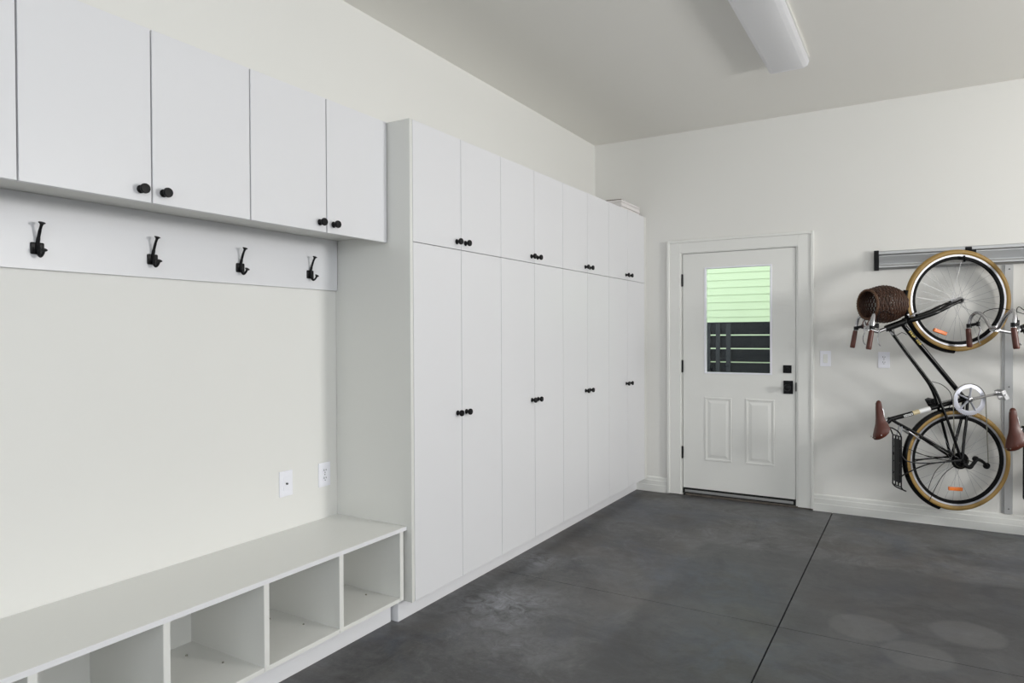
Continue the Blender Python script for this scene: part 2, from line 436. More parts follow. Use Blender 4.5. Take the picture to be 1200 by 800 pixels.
for u in range(4):
    y0, ym, y1 = edges[2 * u], edges[2 * u + 1], edges[2 * u + 2]
    t = thing('tall_cabinet', tall_labels[u], 'cabinet', (.25, ym, B_), 0, 'row of tall white cabinets')
    bm = B(); xb = D - .0215
    ya, yb = y0 + .0004, y1 - .0004
    box(bm, 0.002, xb, ya, ya + .018, B_, T_ - .003); box(bm, 0.002, xb, yb - .018, yb, B_, T_ - .003)
    box(bm, 0.002, xb, ya + .018, yb - .018, B_, B_ + .018); box(bm, 0.002, xb, ya + .018, yb - .018, T_ - .021, T_ - .003)
    box(bm, 0.002, .012, ya + .018, yb - .018, B_ + .018, T_ - .021)
    box(bm, .012, xb, ya + .018, yb - .018, S_ - .01, S_ + .01)
    obj('carcass', bm, 'carc', t)
    for (a, c, side) in ((y0, ym, 1), (ym, y1, -1)):
        ky = (c - .040) if side == 1 else (a + .040)
        for (z0, z1, kz) in ((B_ + .001, S_ - g, .987), (S_ + g, T_, 1.889)):
            bm = B(); box(bm, D - .019, D, a + g, c - g, z0, z1, .0008)
            dd = obj('cabinet_door', bm, 'cab', t); knob(dd, D, ky, kz)
    if u == 0:
        bm = B(); box(bm, 0.001, D, Ys, y0 - .0012, B_, T_, .001); obj('side_panel', bm, 'carc', t)
    if u == 3:
        bm = B(); box(bm, 0.001, D + .001, y1 + .0016, -.001, B_, T_, .001); obj('filler_panel', bm, 'carc', t)
bm = B(); box(bm, .002, .404, Ys, -.0005, 0, B_, .001); box(bm, .404, .4045, Ys + .002, -.002, 0.001, B_ - .001)
tag(obj('toe_kick', bm, 'edge'), 'white plinth running along the floor under the tall cabinets', 'toe kick')

DU, ZU, ZUB = .3532, 1.8498, 1.8829
uy = [-5.698, -5.2945, -4.885, -4.484, -4.0875, -3.691, -3.2945]
wl = ['white wall cabinet cut off by the left edge of the picture', 'white wall cabinet above the two nearest coat hooks', 'white wall cabinet beside the tall cabinets']
for u in range(3):
    y0, ym, y1 = uy[2 * u], uy[2 * u + 1], uy[2 * u + 2]
    t = thing('wall_cabinet', wl[u], 'cabinet', (.17, ym, ZUB), 0, 'white wall cabinets above the coat hooks')
    bm = B(); xb = DU - .020; ya, yb = y0 + .0004, y1 - .0004
    box(bm, .0005, xb, ya, ya + .018, ZUB, T_ - .003); box(bm, .0005, xb, yb - .018, yb, ZUB, T_ - .003)
    box(bm, .0005, xb, ya + .018, yb - .018, ZUB, ZUB + .018); box(bm, .0005, xb, ya + .018, yb - .018, T_ - .021, T_ - .003)
    box(bm, .0005, .012, ya + .018, yb - .018, ZUB + .018, T_ - .021)
    obj('carcass', bm, 'carc', t)
    for (a, c, side) in ((y0, ym, 1), (ym, y1, -1)):
        ky = (c - .040) if side == 1 else (a + .040)
        bm = B(); box(bm, DU - .019, DU, a + .0028, c - .0028, ZU, T_, .0008)
        dd = obj('cabinet_door', bm, 'cab', t); knob(dd, DU, ky, 1.889)
t = None

# boards on top of the corner cabinet
for k in range(5):
    dx = (.004, -.006, .003, -.003, .002)[k]; dy = (0, .004, -.005, .003, -.004)[k]
    bm = B(); z0 = T_ + .0006 + k * .0178
    box(bm, .15 + dx, .445 + dx, -.465 + dy, -.03 + dy, z0, z0 + .0172, .0015)
    tag(obj('shelf_board', bm, 'board'), ('white board in the stack on the corner cabinet, ' + ('bottom one', 'second from bottom', 'middle one', 'fourth from bottom', 'topmost one under the brown sheet')[k]), 'board', 'white boards stacked on the corner cabinet')
bm = B(); z0 = T_ + .0006 + 5 * .0178
a = [(.12, -.475), (.440, -.463), (.430, -.32), (.13, -.30)]
vs = [bm.verts.new((x, y, z0)) for x, y in a]; ws = [bm.verts.new((x, y, z0 + .006)) for x, y in a]
for i in range(4): bm.faces.new((vs[i], vs[(i + 1) % 4], ws[(i + 1) % 4], ws[i]))
bm.faces.new(vs[::-1]); bm.faces.new(ws)
tag(obj('card_sheet', bm, 'card'), 'thin brown sheet lying on top of the stacked white boards', 'sheet')

# ------------------------------------------------------------------ hook rail and hooks
bm = B(); box(bm, 0.0003, .018, -5.70, -3.2965, 1.627, ZUB - .0005, .001)
tag(obj('hook_rail', bm, 'cab'), 'long white board on the wall carrying the black coat hooks', 'hook rail')
def coat_hook():
    t = thing('coat_hook', '', 'hook', (0, 0, 0), 0, 'black coat hooks on the white rail')
    bm = B(); box(bm, 0, .005, -.021, .021, -.042, -.002, .004, 2)
    lathe(bm, [(0, .0075), (.003, .007), (.0042, .005), (.0042, .003)], (0, -.013, -.022), (1, 0, 0), 10)
    lathe(bm, [(0, .0075), (.003, .007), (.0042, .005), (.0042, .003)], (0, .013, -.022), (1, 0, 0), 10)
    obj('back_plate', bm, 'black', t, local=True)
    bm = B()
    tube(bm, smooth_path([(.004, 0, -.014), (.009, 0, .004), (.018, 0, .028), (.026, 0, .044), (.033, 0, .055)], 4), [.0062] * 6 + [.0052] * 5 + [.0046] * 6, 10)
    d = Vector((.42, 0, .9)).normalized()
    lathe(bm, [(.0045, -.003), (.006, .003), (.0105, .0065), (.0110, .0085), (.008, .0095), (0, .0095)], Vector((.033, 0, .055)), d, 16)
    obj('upper_prong', bm, 'black', t, smooth=True, local=True)
    bm = B()
    tube(bm, smooth_path([(.004, 0, -.010), (.008, 0, -.024), (.015, 0, -.043), (.028, 0, -.0495), (.040, 0, -.042), (.046, 0, -.034)], 4), [.0072] * 6 + [.0060] * 6 + [.0046] * 9, 10)
    d = Vector((.5, 0, .7)).normalized()
    lathe(bm, [(.0045, -.002), (.006, .002), (.0095, .0045), (.010, .0065), (0, .0075)], Vector((.046, 0, -.034)), d, 16)
    obj('lower_prong', bm, 'black', t, smooth=True, local=True)
    return t
h0 = coat_hook()
for i, (y, lab) in enumerate(((-4.686, 'black double coat hook nearest the left edge of the picture'),
                              (-4.282, 'second black double coat hook from the left'),
                              (-3.882, 'third black double coat hook from the left'),
                              (-3.481, 'black double coat hook nearest the tall cabinets'))):
    o = h0 if i == 0 else copy_tree(h0)
    o.location = (.018, y, 1.7195); o['label'] = lab

# ------------------------------------------------------------------ cubby bench
bt = thing('cubby_bench', 'long low white bench with open cubbies along the wall', 'bench', (.23, -4.5, 0))
DB, ZB = .4607, .4766
by = [-3.326, -3.7225, -4.113, -4.513, -4.9085, -5.305, -5.70]
bm = B(); box(bm, .001, DB, -5.72, Ys - .0008 + .003 - .003, ZB - .019, ZB, .0012)
obj('bench_top', bm, 'bench', bt)
bm = B(); box(bm, DB - .0003, DB + .0012, -5.72, Ys - .001, ZB - .0185, ZB - .0005); obj('edge_banding', bm, 'edge', bt)
w = .0125
for i, y in enumerate(by):
    bm = B(); nm = 'end_panel' if i in (0, 6) else 'divider'
    box(bm, .001, DB - .004, y - w, y + w, .126, ZB - .019)
    box(bm, DB - .004, DB - .0025, y - w + .001, y + w - .001, .127, ZB - .020)
    obj(nm, bm, 'bench', bt)
bm = B(); box(bm, .001, DB - .004, by[-1] + w, by[0] - w, .124, .142, .0008); sh = obj('cubby_floor', bm, 'bench', bt)
for i in range(6):
    bm = B(); box(bm, .001, .010, by[i + 1] + w, by[i] - w, .142, ZB - .019); obj('cubby_back', bm, 'bench', bt)
    for (x, y) in ((.110, by[i + 1] + .30), (.285, by[i + 1] + .335)):
        bm = B(); lathe(bm, [(.0045, 0), (.0045, .0015), (.003, .004), (.0012, .004), (0, .002)], (x, y, .142), (0, 0, 1), 12)
        obj('screw', bm, 'screw', sh, smooth=True)
bm = B(); box(bm, .350, .368, -5.70, Ys - .012, 0, .124, .0008); obj('kick_board', bm, 'edge', bt)

# ------------------------------------------------------------------ ceiling light
lt = thing('ceiling_light', 'long white wraparound fluorescent fixture on the ceiling, switched off', 'ceiling light', (1.863, -1.79, CEIL))
bm = B(); fy0, fy1 = -2.40, -1.178
prism_y(bm, [(1.737, CEIL), (1.733, CEIL - .014), (1.990, CEIL - .014), (1.986, CEIL)], fy0, fy1); obj('housing', bm, 'trim', lt)
bm = B(); pr = [(1.742, CEIL - .014), (1.738, CEIL - .030), (1.748, CEIL - .056), (1.770, CEIL - .066), (1.953, CEIL - .066), (1.975, CEIL - .056), (1.985, CEIL - .030), (1.981, CEIL - .014)]
prism_y(bm, pr, fy0 + .006, fy1 - .006)
bmesh.ops.delete(bm, geom=[f for f in bm.faces if abs(f.calc_center_median().z - (CEIL - .014)) < .001 or abs(abs(f.calc_center_median().y - (fy0 + fy1) / 2) - (fy1 - fy0) / 2 + .006) < .0005], context='FACES')
obj('diffuser', bm, 'lens', lt)
for y in (fy0, fy1 - .006):
    bm = B(); pr2 = [(1.863 + (x - 1.863) * 1.012, z if z > CEIL - .02 else z - .0015) for x, z in pr]
    prism_y(bm, pr2, y, y + .006); obj('end_cap', bm, 'lens', lt)

# ------------------------------------------------------------------ wall track, post, hooks
def rail_prof():
    return [(-.001, 2.012), (-.030, 2.012), (-.034, 2.008), (-.034, 1.988), (-.029, 1.982), (-.021, 1.979), (-.021, 1.972), (-.030, 1.968), (-.024, 1.940), (-.020, 1.918), (-.020, 1.909), (-.031, 1.905), (-.034, 1.900), (-.034, 1.888), (-.029, 1.880), (-.026, 1.872), (-.001, 1.872)]
tr = thing('wall_track', 'long ridged aluminium storage rail high on the wall behind the front wheel', 'storage rail', (3.6, 0, 1.94))
bm = B(); prism_x(bm, rail_prof(), 2.325, 5.2); obj('rail', bm, 'alu', tr)
bm = B(); box(bm, 2.292, 2.325, -.040, -.0005, 1.868, 2.017, .003); obj('end_cap', bm, 'black', tr)
ps = thing('track_post', 'vertical aluminium strip on the wall below the storage rail', 'metal strip', (3.12, 0, .14))
px0, px1 = 3.094, 3.146
bm = B(); prism = [(px0 - .012, -.0008), (px0 - .012, -.006), (px0, -.007), (px0 + .003, -.016), (px1 - .003, -.016), (px1, -.0008)]
z0, z1 = .136, 1.869
a = [bm.verts.new((x, y, z0)) for x, y in prism]; b = [bm.verts.new((x, y, z1)) for x, y in prism]
for i in range(6): bm.faces.new((a[i], a[(i + 1) % 6], b[(i + 1) % 6], b[i]))
bm.faces.new(a[::-1]); bm.faces.new(b); obj('strip', bm, 'alu_post', ps)
for z in (.17, 1.02, 1.838):
    bm = B(); lathe(bm, [(0, .003), (.004, .0025), (.0048, 0)], (3.122, -.016, z), (0, -1, 0), 12); obj('screw', bm, 'slot', ps)

def bike_hook(x, y_tip, x_tip, label):
    t = thing('bike_hook', label, 'hook', (x, -.034, 1.94), 0, 'black bike hooks on the storage rail')
    bm = B(); box(bm, x - .045, x + .045, -.048, -.0345, 1.925, 1.985, .003); box(bm, x - .02, x + .02, -.046, -.0345, 1.985, 2.006, .003)
    obj('mounting_plate', bm, 'black', t)
    bm = B()
    tube(bm, smooth_path([(x, -.046, 1.955), (x, -.10, 1.957), (x_tip, y_tip + .06, 1.94), (x_tip, y_tip + .035, 1.905), (x_tip, y_tip, 1.893), (x_tip, y_tip - .030, 1.903), (x_tip - .004, y_tip - .042, 1.925)], 6), .007, 10)
    obj('hook_arm', bm, 'rubber', t, smooth=True)
    return t

# ------------------------------------------------------------------ bicycles
Z0B = .165
FH, RH, BBK = (0, 1.620), (0, .517), (.055, .940)
def P(u, v, n=0): return Vector((u, -n, v - Z0B))
def make_wheel(root, hub, rear):
    hu, hv = hub; o = P(hu, hv)
    bm = B(); Rt, rt_ = .334, .0185
    lathe(bm, [(.305, .0095), (.318, .0115), (.318, .007), (.314, .005), (.314, -.005), (.318, -.007), (.318, -.0115), (.305, -.0095), (.306, 0)], o, (0, 1, 0), 72, True)
    wheel = obj('rear_wheel' if rear else 'front_wheel', bm, 'rimalloy', root, True, local=True, angle=30)
    bm = B(); lathe(bm, [(.3052, .0096), (.3052, -.0096), (.287, -.0080), (.283, -.004), (.283, .004), (.287, .0080)], o, (0, 1, 0), 72, True)
    obj('rim', bm, 'rubber', wheel, True, local=True, angle=30)
    bm = B(); pr = [(Rt + rt_ * math.cos(a * 2 * PI / 14), rt_ * math.sin(a * 2 * PI / 14)) for a in range(14)]
    lathe(bm, pr, o, (0, 1, 0), 72, True); obj('tire', bm, 'tan', wheel, True, local=True, angle=80)
    bm = B(); hw = .048 if not rear else .062
    lathe(bm, [(0, -hw - .012), (.005, -hw - .012), (.005, -hw), (.010, -hw), (.024, -.034), (.024, -.030), (.012, -.026), (.011, .026), (.024, .030), (.024, .034), (.010, hw), (.005, hw), (.005, hw + .012), (0, hw + .012)], o, (0, 1, 0), 20)
    obj('hub', bm, 'alloy', wheel, True, local=True)
    for sy_ in (-1, 1):
        bm = B(); lathe(bm, [(0, hw + .004), (.0105, hw + .004), (.0105, hw + .014), (.006, hw + .020), (0, hw + .020)], o, (0, sy_, 0), 12)
        obj('axle_nut', bm, 'black', wheel, True, local=True)
    sp = B(); n = 32
    cyl(sp, (0, 0, 0), (1, 0, 0), .0010, 5)
    so = obj('spoke', sp, 'steel', None); me = so.data; bpy.data.objects.remove(so)
    for k in range(n):
        side = 1 if k % 2 else -1
        a = (k + .5) * 2 * PI / n; ah = a + (1.1 if (k // 2) % 2 else -1.1)
        p0 = o + Vector((math.cos(ah) * .022, side * .032, math.sin(ah) * .022))
        p1 = o + Vector((math.cos(a) * .286, 0, math.sin(a) * .286))
        d = p1 - p0
        s = bpy.data.objects.new('spoke', me); COL.objects.link(s); s.parent = wheel
        s.location = p0; s.rotation_euler = d.to_track_quat('X', 'Z').to_euler(); s.scale = (d.length, 1, 1)
    # orange reflector between the spokes
    ru, rv, ra = (-.12, 1.405, -20) if not rear else (-.015, .317, -3)
    bm = B(); box(bm, -.046, .046, -.010, .010, -.0125, .0125, .004, 2)
    bmesh.ops.rotate(bm, cent=(0, 0, 0), matrix=Matrix.Rotation(math.radians(-ra), 3, 'Y'), verts=bm.verts)
    bmesh.ops.translate(bm, vec=P(ru, rv, .008), verts=bm.verts)
    obj('reflector', bm, 'orange', wheel, local=True)
    return wheel
def fender(root, name, hub, a0, a1):
    bm = B(); o = P(*hub); R = .362; W = .024; n = 40
    rows = []
    for i in range(n + 1):
        a = math.radians(a0 + (a1 - a0) * i / n); row = []
        for (dy, dr) in ((-W, -.016), (-W * .8, -.004), (-W * .4, .003), (0, .005), (W * .4, .003), (W * .8, -.004), (W, -.016), (W * .78, -.0055), (0, .003), (-W * .78, -.0055)):
            row.append(bm.verts.new(o + Vector((math.cos(a) * (R + dr), dy, math.sin(a) * (R + dr)))))
        rows.append(row)
    k = len(rows[0])
    for i in range(n):
        for j in range(k): bm.faces.new((rows[i][j], rows[i][(j + 1) % k], rows[i + 1][(j + 1) % k], rows[i + 1][j]))
    bm.faces.new(rows[0][::-1]); bm.faces.new(rows[-1])
    return obj(name, bm, 'frame', root, True, local=True, angle=50)

def make_bike(name, label, loc, rz, basket, bar_yaw, group, ux=0, vx=0, gt=.018):
    r = thing(name, label, 'bicycle', loc, rz, group)
    # frame tubes
    bm = B()
    HT, HB = P(-.478, 1.428), P(-.345, 1.478)                     # head tube top / bottom
    BB_ = P(*BBK); ST = P(-.462, .792)
    tube(bm, [HT, HB], .0225, 14)
    tube(bm, [P(-.372, 1.466), P(.045, .945)], .0165, 14)         # down tube
    tube(bm, [BB_, ST], .0155, 14)                                # seat tube
    for s in (-1, 1):                                             # low curved twin tubes running on to the rear axle
        tube(bm, smooth_path([P(-.452, 1.420, s * .004), P(-.35, 1.275, s * .008), P(-.215, 1.092, s * .013), P(-.165, 1.015, s * .018), P(-.128, .925, s * .024), P(-.08, .78, s * .040), P(-.012, .545, s * .062)], 6), .0092, 10)
        tube(bm, smooth_path([P(.055, .93, s * .022), P(.045, .80, s * .030), P(.02, .66, s * .045), P(.0, .525, s * .063)], 5), .0095, 10)
        tube(bm, smooth_path([P(-.440, .794, s * .012), P(-.34, .735, s * .030), P(-.19, .645, s * .048), P(-.015, .53, s * .063)], 5), .0080, 10)
        tube(bm, [P(-.02, .545, s * .063), P(.012, .505, s * .063)], .012, 8)
    tube(bm, [P(-.34, .735, -.03), P(-.34, .735, .03)], .007, 8)
    tube(bm, [P(BBK[0], BBK[1], -.035), P(BBK[0], BBK[1], .035)], .022, 18)
    tube(bm, [P(-.472, .774), P(-.446, .800)], .019, 12)
    fr = obj('frame', bm, 'frame', r, True, local=True)
    # lettering patches
    def band(p0, p1, t0, t1, rad, mat, nm):
        a = Vector(p0).lerp(Vector(p1), t0); c = Vector(p0).lerp(Vector(p1), t1)
        bm = B(); tube(bm, [a, c], rad, 14); return obj(nm, bm, mat, fr, True, local=True)
    band(BB_, ST, .46, .60, .0159, 'canvas', 'seat_tube_label'); band(BB_, ST, .60, .685, .0159, 'labeltan', 'seat_tube_label')
    bm = B(); ax = (ST - BB_).normalized(); up = Vector((-ax.z, 0, ax.x))
    for k in range(5):                                            # small pale characters, too small to read
        c = BB_.lerp(ST, .705 + k * .024) + Vector((0, -.0150, 0))
        h = .008
        for (dx, dz, sx, sz) in ((-.0035, 0, .0014, h), (.0035, 0 if k % 2 else -.003, .0014, h if k % 2 else h * .6), (0, h - .001, .0042, .0014), (0, 0 if k % 3 else -h + .001, .0042, .0014)):
            q = c + ax * dx + up * dz
            vs = [bm.verts.new(q + ax * a * sx + up * b_ * sz + Vector((0, e, 0))) for e in (0, .0022 - .0035) for a, b_ in ((-1, -1), (1, -1), (1, 1), (-1, 1))]
            for f in ((0, 1, 2, 3), (4, 7, 6, 5), (0, 4, 5, 1), (1, 5, 6, 2), (2, 6, 7, 3), (3, 7, 4, 0)): bm.faces.new([vs[i] for i in f])
    obj('seat_tube_lettering', bm, 'canvas', fr, local=True)
    bm = B(); A, C_ = P(-.372, 1.466), P(.045, .945); ax = (C_ - A).normalized(); up = Vector((-ax.z, 0, ax.x))
    for k in range(8):
        if k == 4: continue
        c = A.lerp(C_, .115 + k * .0235) + Vector((0, -.0155, 0)) ; h = .0075
        for (dx, dz, sx, sz) in ((-.0035, 0, .0014, h), (0, h - .001, .0040, .0014), (0, 0 if k % 2 else -h + .001, .0040, .0014), (.0035, -.002 if k % 3 else .003, .0014, h * .6)):
            q = c + ax * dx + up * dz
            vs = [bm.verts.new(q + ax * a * sx + up * b_ * sz + Vector((0, e, 0))) for e in (0, -.0022) for a, b_ in ((-1, -1), (1, -1), (1, 1), (-1, 1))]
            for f in ((0, 1, 2, 3), (4, 7, 6, 5), (0, 4, 5, 1), (1, 5, 6, 2), (2, 6, 7, 3), (3, 7, 4, 0)): bm.faces.new([vs[i] for i in f])
    obj('down_tube_lettering', bm, 'yellow', fr, local=True)
    # fork
    bm = B()
    tube(bm, [P(-.358, 1.475), P(-.315, 1.490)], .027, 14)
    for s in (-1, 1):
        tube(bm, smooth_path([P(-.335, 1.482, s * .012), P(-.318, 1.488, s * .036), P(-.24, 1.512, s * .046), P(-.155, 1.545, s * .049), P(-.075, 1.585, s * .050), P(-.003, 1.618, s * .050)], 6),
             [.0175] * 12 + [.0165] * 6 + [.0145] * 6 + [.0115] * 7, 12)
    obj('fork', bm, 'frame', r, True, local=True)
    make_wheel(r, FH, False); rw = make_wheel(r, RH, True)
    bm = B()
    for k in range(7):
        rad = .058 - k * .0045
        lathe(bm, [(0, 0), (rad, 0), (rad, .0018), (0, .0018)], P(RH[0], RH[1], .036 + k * .0035), (0, -1, 0), 28)
    obj('cassette', bm, 'rubber', rw, local=True)
    fender(r, 'rear_fender', RH, 84, 250); fender(r, 'front_fender', FH, 168, 266)
    # fender stays
    bm = B()
    for s in (-1, 1):
        tube(bm, smooth_path([P(-.005, .52, s * .066), P(-.18, .535, s * .055), P(-.352, .60, s * .028)], 5), .0026, 6)
        tube(bm, smooth_path([P(-.005, .515, s * .066), P(-.12, .42, s * .05), P(-.205, .222, s * .026)], 5), .0022, 6)
    obj('fender_stay', bm, 'frame', r, True, local=True)
    # chainring, cranks, pedals, chain
    o = P(BBK[0], BBK[1], .045); bm = B()
    lathe(bm, [(.078, -.002), (.106, -.002), (.1085, 0), (.106, .002), (.078, .002)], o, (0, -1, 0), 56, True)
    for k in range(56):
        a = k * 2 * PI / 56; c = o + Vector((math.cos(a) * .1085, 0, math.sin(a) * .1085))
        tube(bm, [c, c + Vector((math.cos(a) * .005, 0, math.sin(a) * .005))], [.0022, .0010], 4)
    for k in range(5):
        a = math.radians(10 + 72 * k); d = Vector((math.cos(a), 0, math.sin(a)))
        tube(bm, [o + d * .010, o + d * .045, o + d * .084], [.013, .010, .012], 8, sy=.5)
        a2 = a + math.radians(36); d2 = Vector((math.cos(a2), 0, math.sin(a2)))
    cr = obj('chainring', bm, 'ring', r, True, local=True)
    bm = B(); ca = math.radians(14)
    d = Vector((math.cos(ca), 0, math.sin(ca)))
    o2 = P(BBK[0], BBK[1], .058)
    lathe(bm, [(0, -.014), (.016, -.014), (.018, 0), (.014, .010), (.008, .012), (0, .011)], o2, (0, -1, 0), 20)
    tube(bm, [o2, o2 + d * .05, o2 + d * .12 + Vector((0, -.010, 0)), o2 + d * .170 + Vector((0, -.014, 0))], [.020, .0155, .0130, .0165], 10, sy=.6, sx=1.0)
    o3 = P(BBK[0], BBK[1], -.052)
    tube(bm, [o3, o3 - d * .05, o3 - d * .12 + Vector((0, .010, 0)), o3 - d * .170 + Vector((0, .014, 0))], [.020, .0155, .0130, .0165], 10, sy=.6, sx=1.0)
    tube(bm, [o2, o3], .009, 10)
    obj('crank', bm, 'chrome', r, True, local=True)
    for (s, c) in ((1, o2 + d * .170 + Vector((0, -.014, 0))), (-1, o3 - d * .170 + Vector((0, .014, 0)))):
        bm = B(); dy = -s
        cyl(bm, c, c + Vector((0, dy * .095, 0)), .006, 10)
        for e in (.016, .085):
            q = c + Vector((0, dy * e, 0)); box(bm, q.x - .034, q.x + .034, q.y - .003, q.y + .003, q.z - .015, q.z + .015, .002)
        q = c + Vector((0, dy * .05, 0))
        for sx in (-.031, .031): box(bm, q.x + sx - .003, q.x + sx + .003, q.y - .035, q.y + .035, q.z - .013, q.z + .013, .002)
        lathe(bm, [(0, -.032), (.011, -.032), (.009, 0), (.011, .032), (0, .032)], q, (0, 1, 0), 12)
        bmesh.ops.rotate(bm, cent=c, matrix=Matrix.Rotation(math.radians(62), 3, 'Y'), verts=bm.verts)
        obj('pedal', bm, ('steel' if s == 1 else 'black'), r, True, local=True)
    bm = B(); yn = .046
    jock = (.168, .486)
    path = [P(BBK[0] - .099, BBK[1], yn), P(-.048, .53, yn)]
    tube(bm, [P(-.052, .945, yn), P(-.041, .54, yn)], .0035, 6, sx=.8)
    tube(bm, [P(.162, .930, yn), P(.180, .502, yn)], .0035, 6, sx=.8)
    arc = [P(BBK[0] + .107 * math.cos(a), BBK[1] + .107 * math.sin(a), yn) for a in [math.radians(q) for q in range(-5, 186, 10)]]
    tube(bm, arc, .0030, 6)
    arc = [P(.0 + .042 * math.cos(a), .517 + .042 * math.sin(a), yn) for a in [math.radians(q) for q in range(165, 375, 12)]]
    tube(bm, arc, .0032, 6)
    tube(bm, smooth_path([P(.042, .528, yn), P(.075, .512, yn), P(.11, .520, yn), P(.15, .50, yn)], 4), .0032, 6)
    obj('chain', bm, 'screw', r, local=True)
    bm = B()
    tube(bm, smooth_path([P(.005, .50, .062), P(.045, .478, .066), P(.075, .505, .062), P(.10, .53, .058), P(.135, .518, .055), P(.168, .486, .052)], 5), [.014] * 8 + [.012] * 10 + [.010] * 8, 10)
    for (u, v, rad) in ((.095, .532, .020), (.168, .486, .022)):
        lathe(bm, [(0, -.005), (rad, -.005), (rad, .005), (0, .005)], P(u, v, .047), (0, -1, 0), 14)
        lathe(bm, [(0, 0), (rad * .8, 0), (rad * .8, .002), (0, .003)], P(u, v, .056), (0, -1, 0), 14)
    tube(bm, [P(.01, .515, .06), P(.008, .49, .072)], .011, 10)
    obj('derailleur', bm, 'black', r, True, local=True)
    # seat post, saddle
    bm = B(); tube(bm, [P(-.462, .792), P(-.500, .780)], .0130, 12)
    lathe(bm, [(0, -.018), (.014, -.016), (.014, .016), (0, .018)], P(-.503, .779), (0, 1, 0), 12)
    obj('seat_post', bm, 'alloy', r, True, local=True)
    bm = B()
    prof = [  # v, half width, top u, drop towards +u at the edge
        (.928, .004, -.532, .010), (.922, .014, -.540, .022), (.905, .018, -.546, .032), (.875, .019, -.547, .037), (.84, .021, -.546, .042), (.80, .026, -.545, .050),
        (.765, .038, -.546, .068), (.738, .052, -.549, .078), (.708, .056, -.554, .072), (.686, .052, -.558, .058), (.669, .041, -.560, .042), (.658, .026, -.559, .027), (.653, .010, -.555, .014)]
    rows = []
    for (v, wd, ut, dr) in prof:
        row = []
        angs = [(-1, 1), (-.98, .72), (-.85, .36), (-.6, .12), (-.3, .03), (0, .06), (.3, .03), (.6, .12), (.85, .36), (.98, .72), (1, 1), (.90, 1.0), (.55, .42), (0, .30), (-.55, .42), (-.90, 1.0)]
        for (k, q) in angs: row.append(bm.verts.new(P(ut + q * dr, v, k * wd)))
        rows.append(row)
    for i in range(len(rows) - 1):
        k = len(rows[0])
        for j in range(k): bm.faces.new((rows[i][j], rows[i][(j + 1) % k], rows[i + 1][(j + 1) % k], rows[i + 1][j]))
    bm.faces.new(rows[0][::-1]); bm.faces.new(rows[-1])
    sd = obj('saddle', bm, 'leather', r, True, local=True, angle=70)
    bm = B()
    for s in (-1, 1): tube(bm, smooth_path([P(-.525, .905, s * .006), P(-.503, .86, s * .014), P(-.498, .80, s * .021), P(-.500, .75, s * .023), P(-.530, .690, s * .045)], 5), .0035, 8)
    obj('saddle_rail', bm, 'chrome', sd, True, local=True)
    for (v, k) in ((.672, -.5), (.668, 0), (.672, .5), (.905, 0)):
        bm = B(); ut = -.566 if v < .8 else -.546
        lathe(bm, [(0, .003), (.004, .002), (.0045, 0)], P(ut + abs(k) * .006, v, k * .056), (-1, 0, 0), 10)
        obj('saddle_rivet', bm, 'screw', sd, local=True)
    # rear rack
    bm = B()
    for s in (-.06, -.02, .02, .06): tube(bm, [P(-.402, .682, s), P(-.402, .335, s)], .0048, 8)
    for v in (.682, .60, .50, .42, .335): tube(bm, [P(-.402, v, -.06), P(-.402, v, .06)], .0045, 8)
    tube(bm, smooth_path([P(-.402, .682, -.06), P(-.418, .715, -.055), P(-.440, .735, -.035), P(-.445, .738, 0), P(-.440, .735, .035), P(-.418, .715, .055), P(-.402, .682, .06)], 5), .0048, 8)
    tube(bm, smooth_path([P(-.402, .335, -.06), P(-.385, .315, -.05), P(-.352, .300, -.02), P(-.352, .300, .02), P(-.385, .315, .05), P(-.402, .335, .06)], 5), .0048, 8)
    for s in (-1, 1):
        tube(bm, smooth_path([P(-.402, .56, s * .06), P(-.36, .515, s * .068), P(-.22, .505, s * .070), P(-.01, .530, s * .070)], 5), .0045, 8)
        tube(bm, smooth_path([P(-.402, .41, s * .06), P(-.36, .44, s * .068), P(-.22, .50, s * .070), P(-.01, .522, s * .070)], 5), .0045, 8)
    box(bm, -.406, -.396, -.040, .040, .36 - Z0B, .66 - Z0B, .002)
    rk = obj('rear_rack', bm, 'black', r, True, local=True)
    bm = B()
    for s in (-1, 1): tube(bm, [P(-.376, .765, s * .02), P(-.398, .64, s * .03)], .0042, 8)
    obj('rack_strut', bm, 'alloy', rk, True, local=True)
    # brake calipers
    bm = B()
    for s in (-1, 1):
        tube(bm, smooth_path([P(-.325, 1.512, s * .032), P(-.300, 1.530, s * .034), P(-.262, 1.540, s * .030)], 4), .0055, 8)
        tube(bm, [P(-.335, 1.505, s * .03), P(-.335, 1.528, s * .02)], .005, 8)
    tube(bm, [P(-.345, 1.524, -.035), P(-.345, 1.524, .035)], .004, 8)
    obj('front_brake', bm, 'alloy', r, True, local=True)
    bm = B()
    for s in (-1, 1):
        tube(bm, smooth_path([P(-.345, .718, s * .042), P(-.305, .690, s * .042), P(-.268, .662, s * .036)], 4), .0055, 8)
    tube(bm, [P(-.345, .718, -.04), P(-.345, .718, .04)], .004, 8)
    obj('rear_brake', bm, 'alloy', r, True, local=True)
    # stem and bars
    Cc = P(-.600 - ux, 1.432)
    bm = B(); tube(bm, [P(-.478, 1.428), P(-.520, 1.412)], .0125, 12)
    tube(bm, smooth_path([P(-.505, 1.418), P(-.535, 1.408), P(-.572 - ux * .8, 1.420), P(-.600 - ux, 1.432)], 4), .0125, 12)
    lathe(bm, [(0, -.024), (.018, -.024), (.020, 0), (.018, .024), (0, .024)], Cc, (0, 1, 0), 16)
    obj('stem', bm, 'chrome', r, True, local=True)
    bm = B()
    ry = math.radians(bar_yaw)
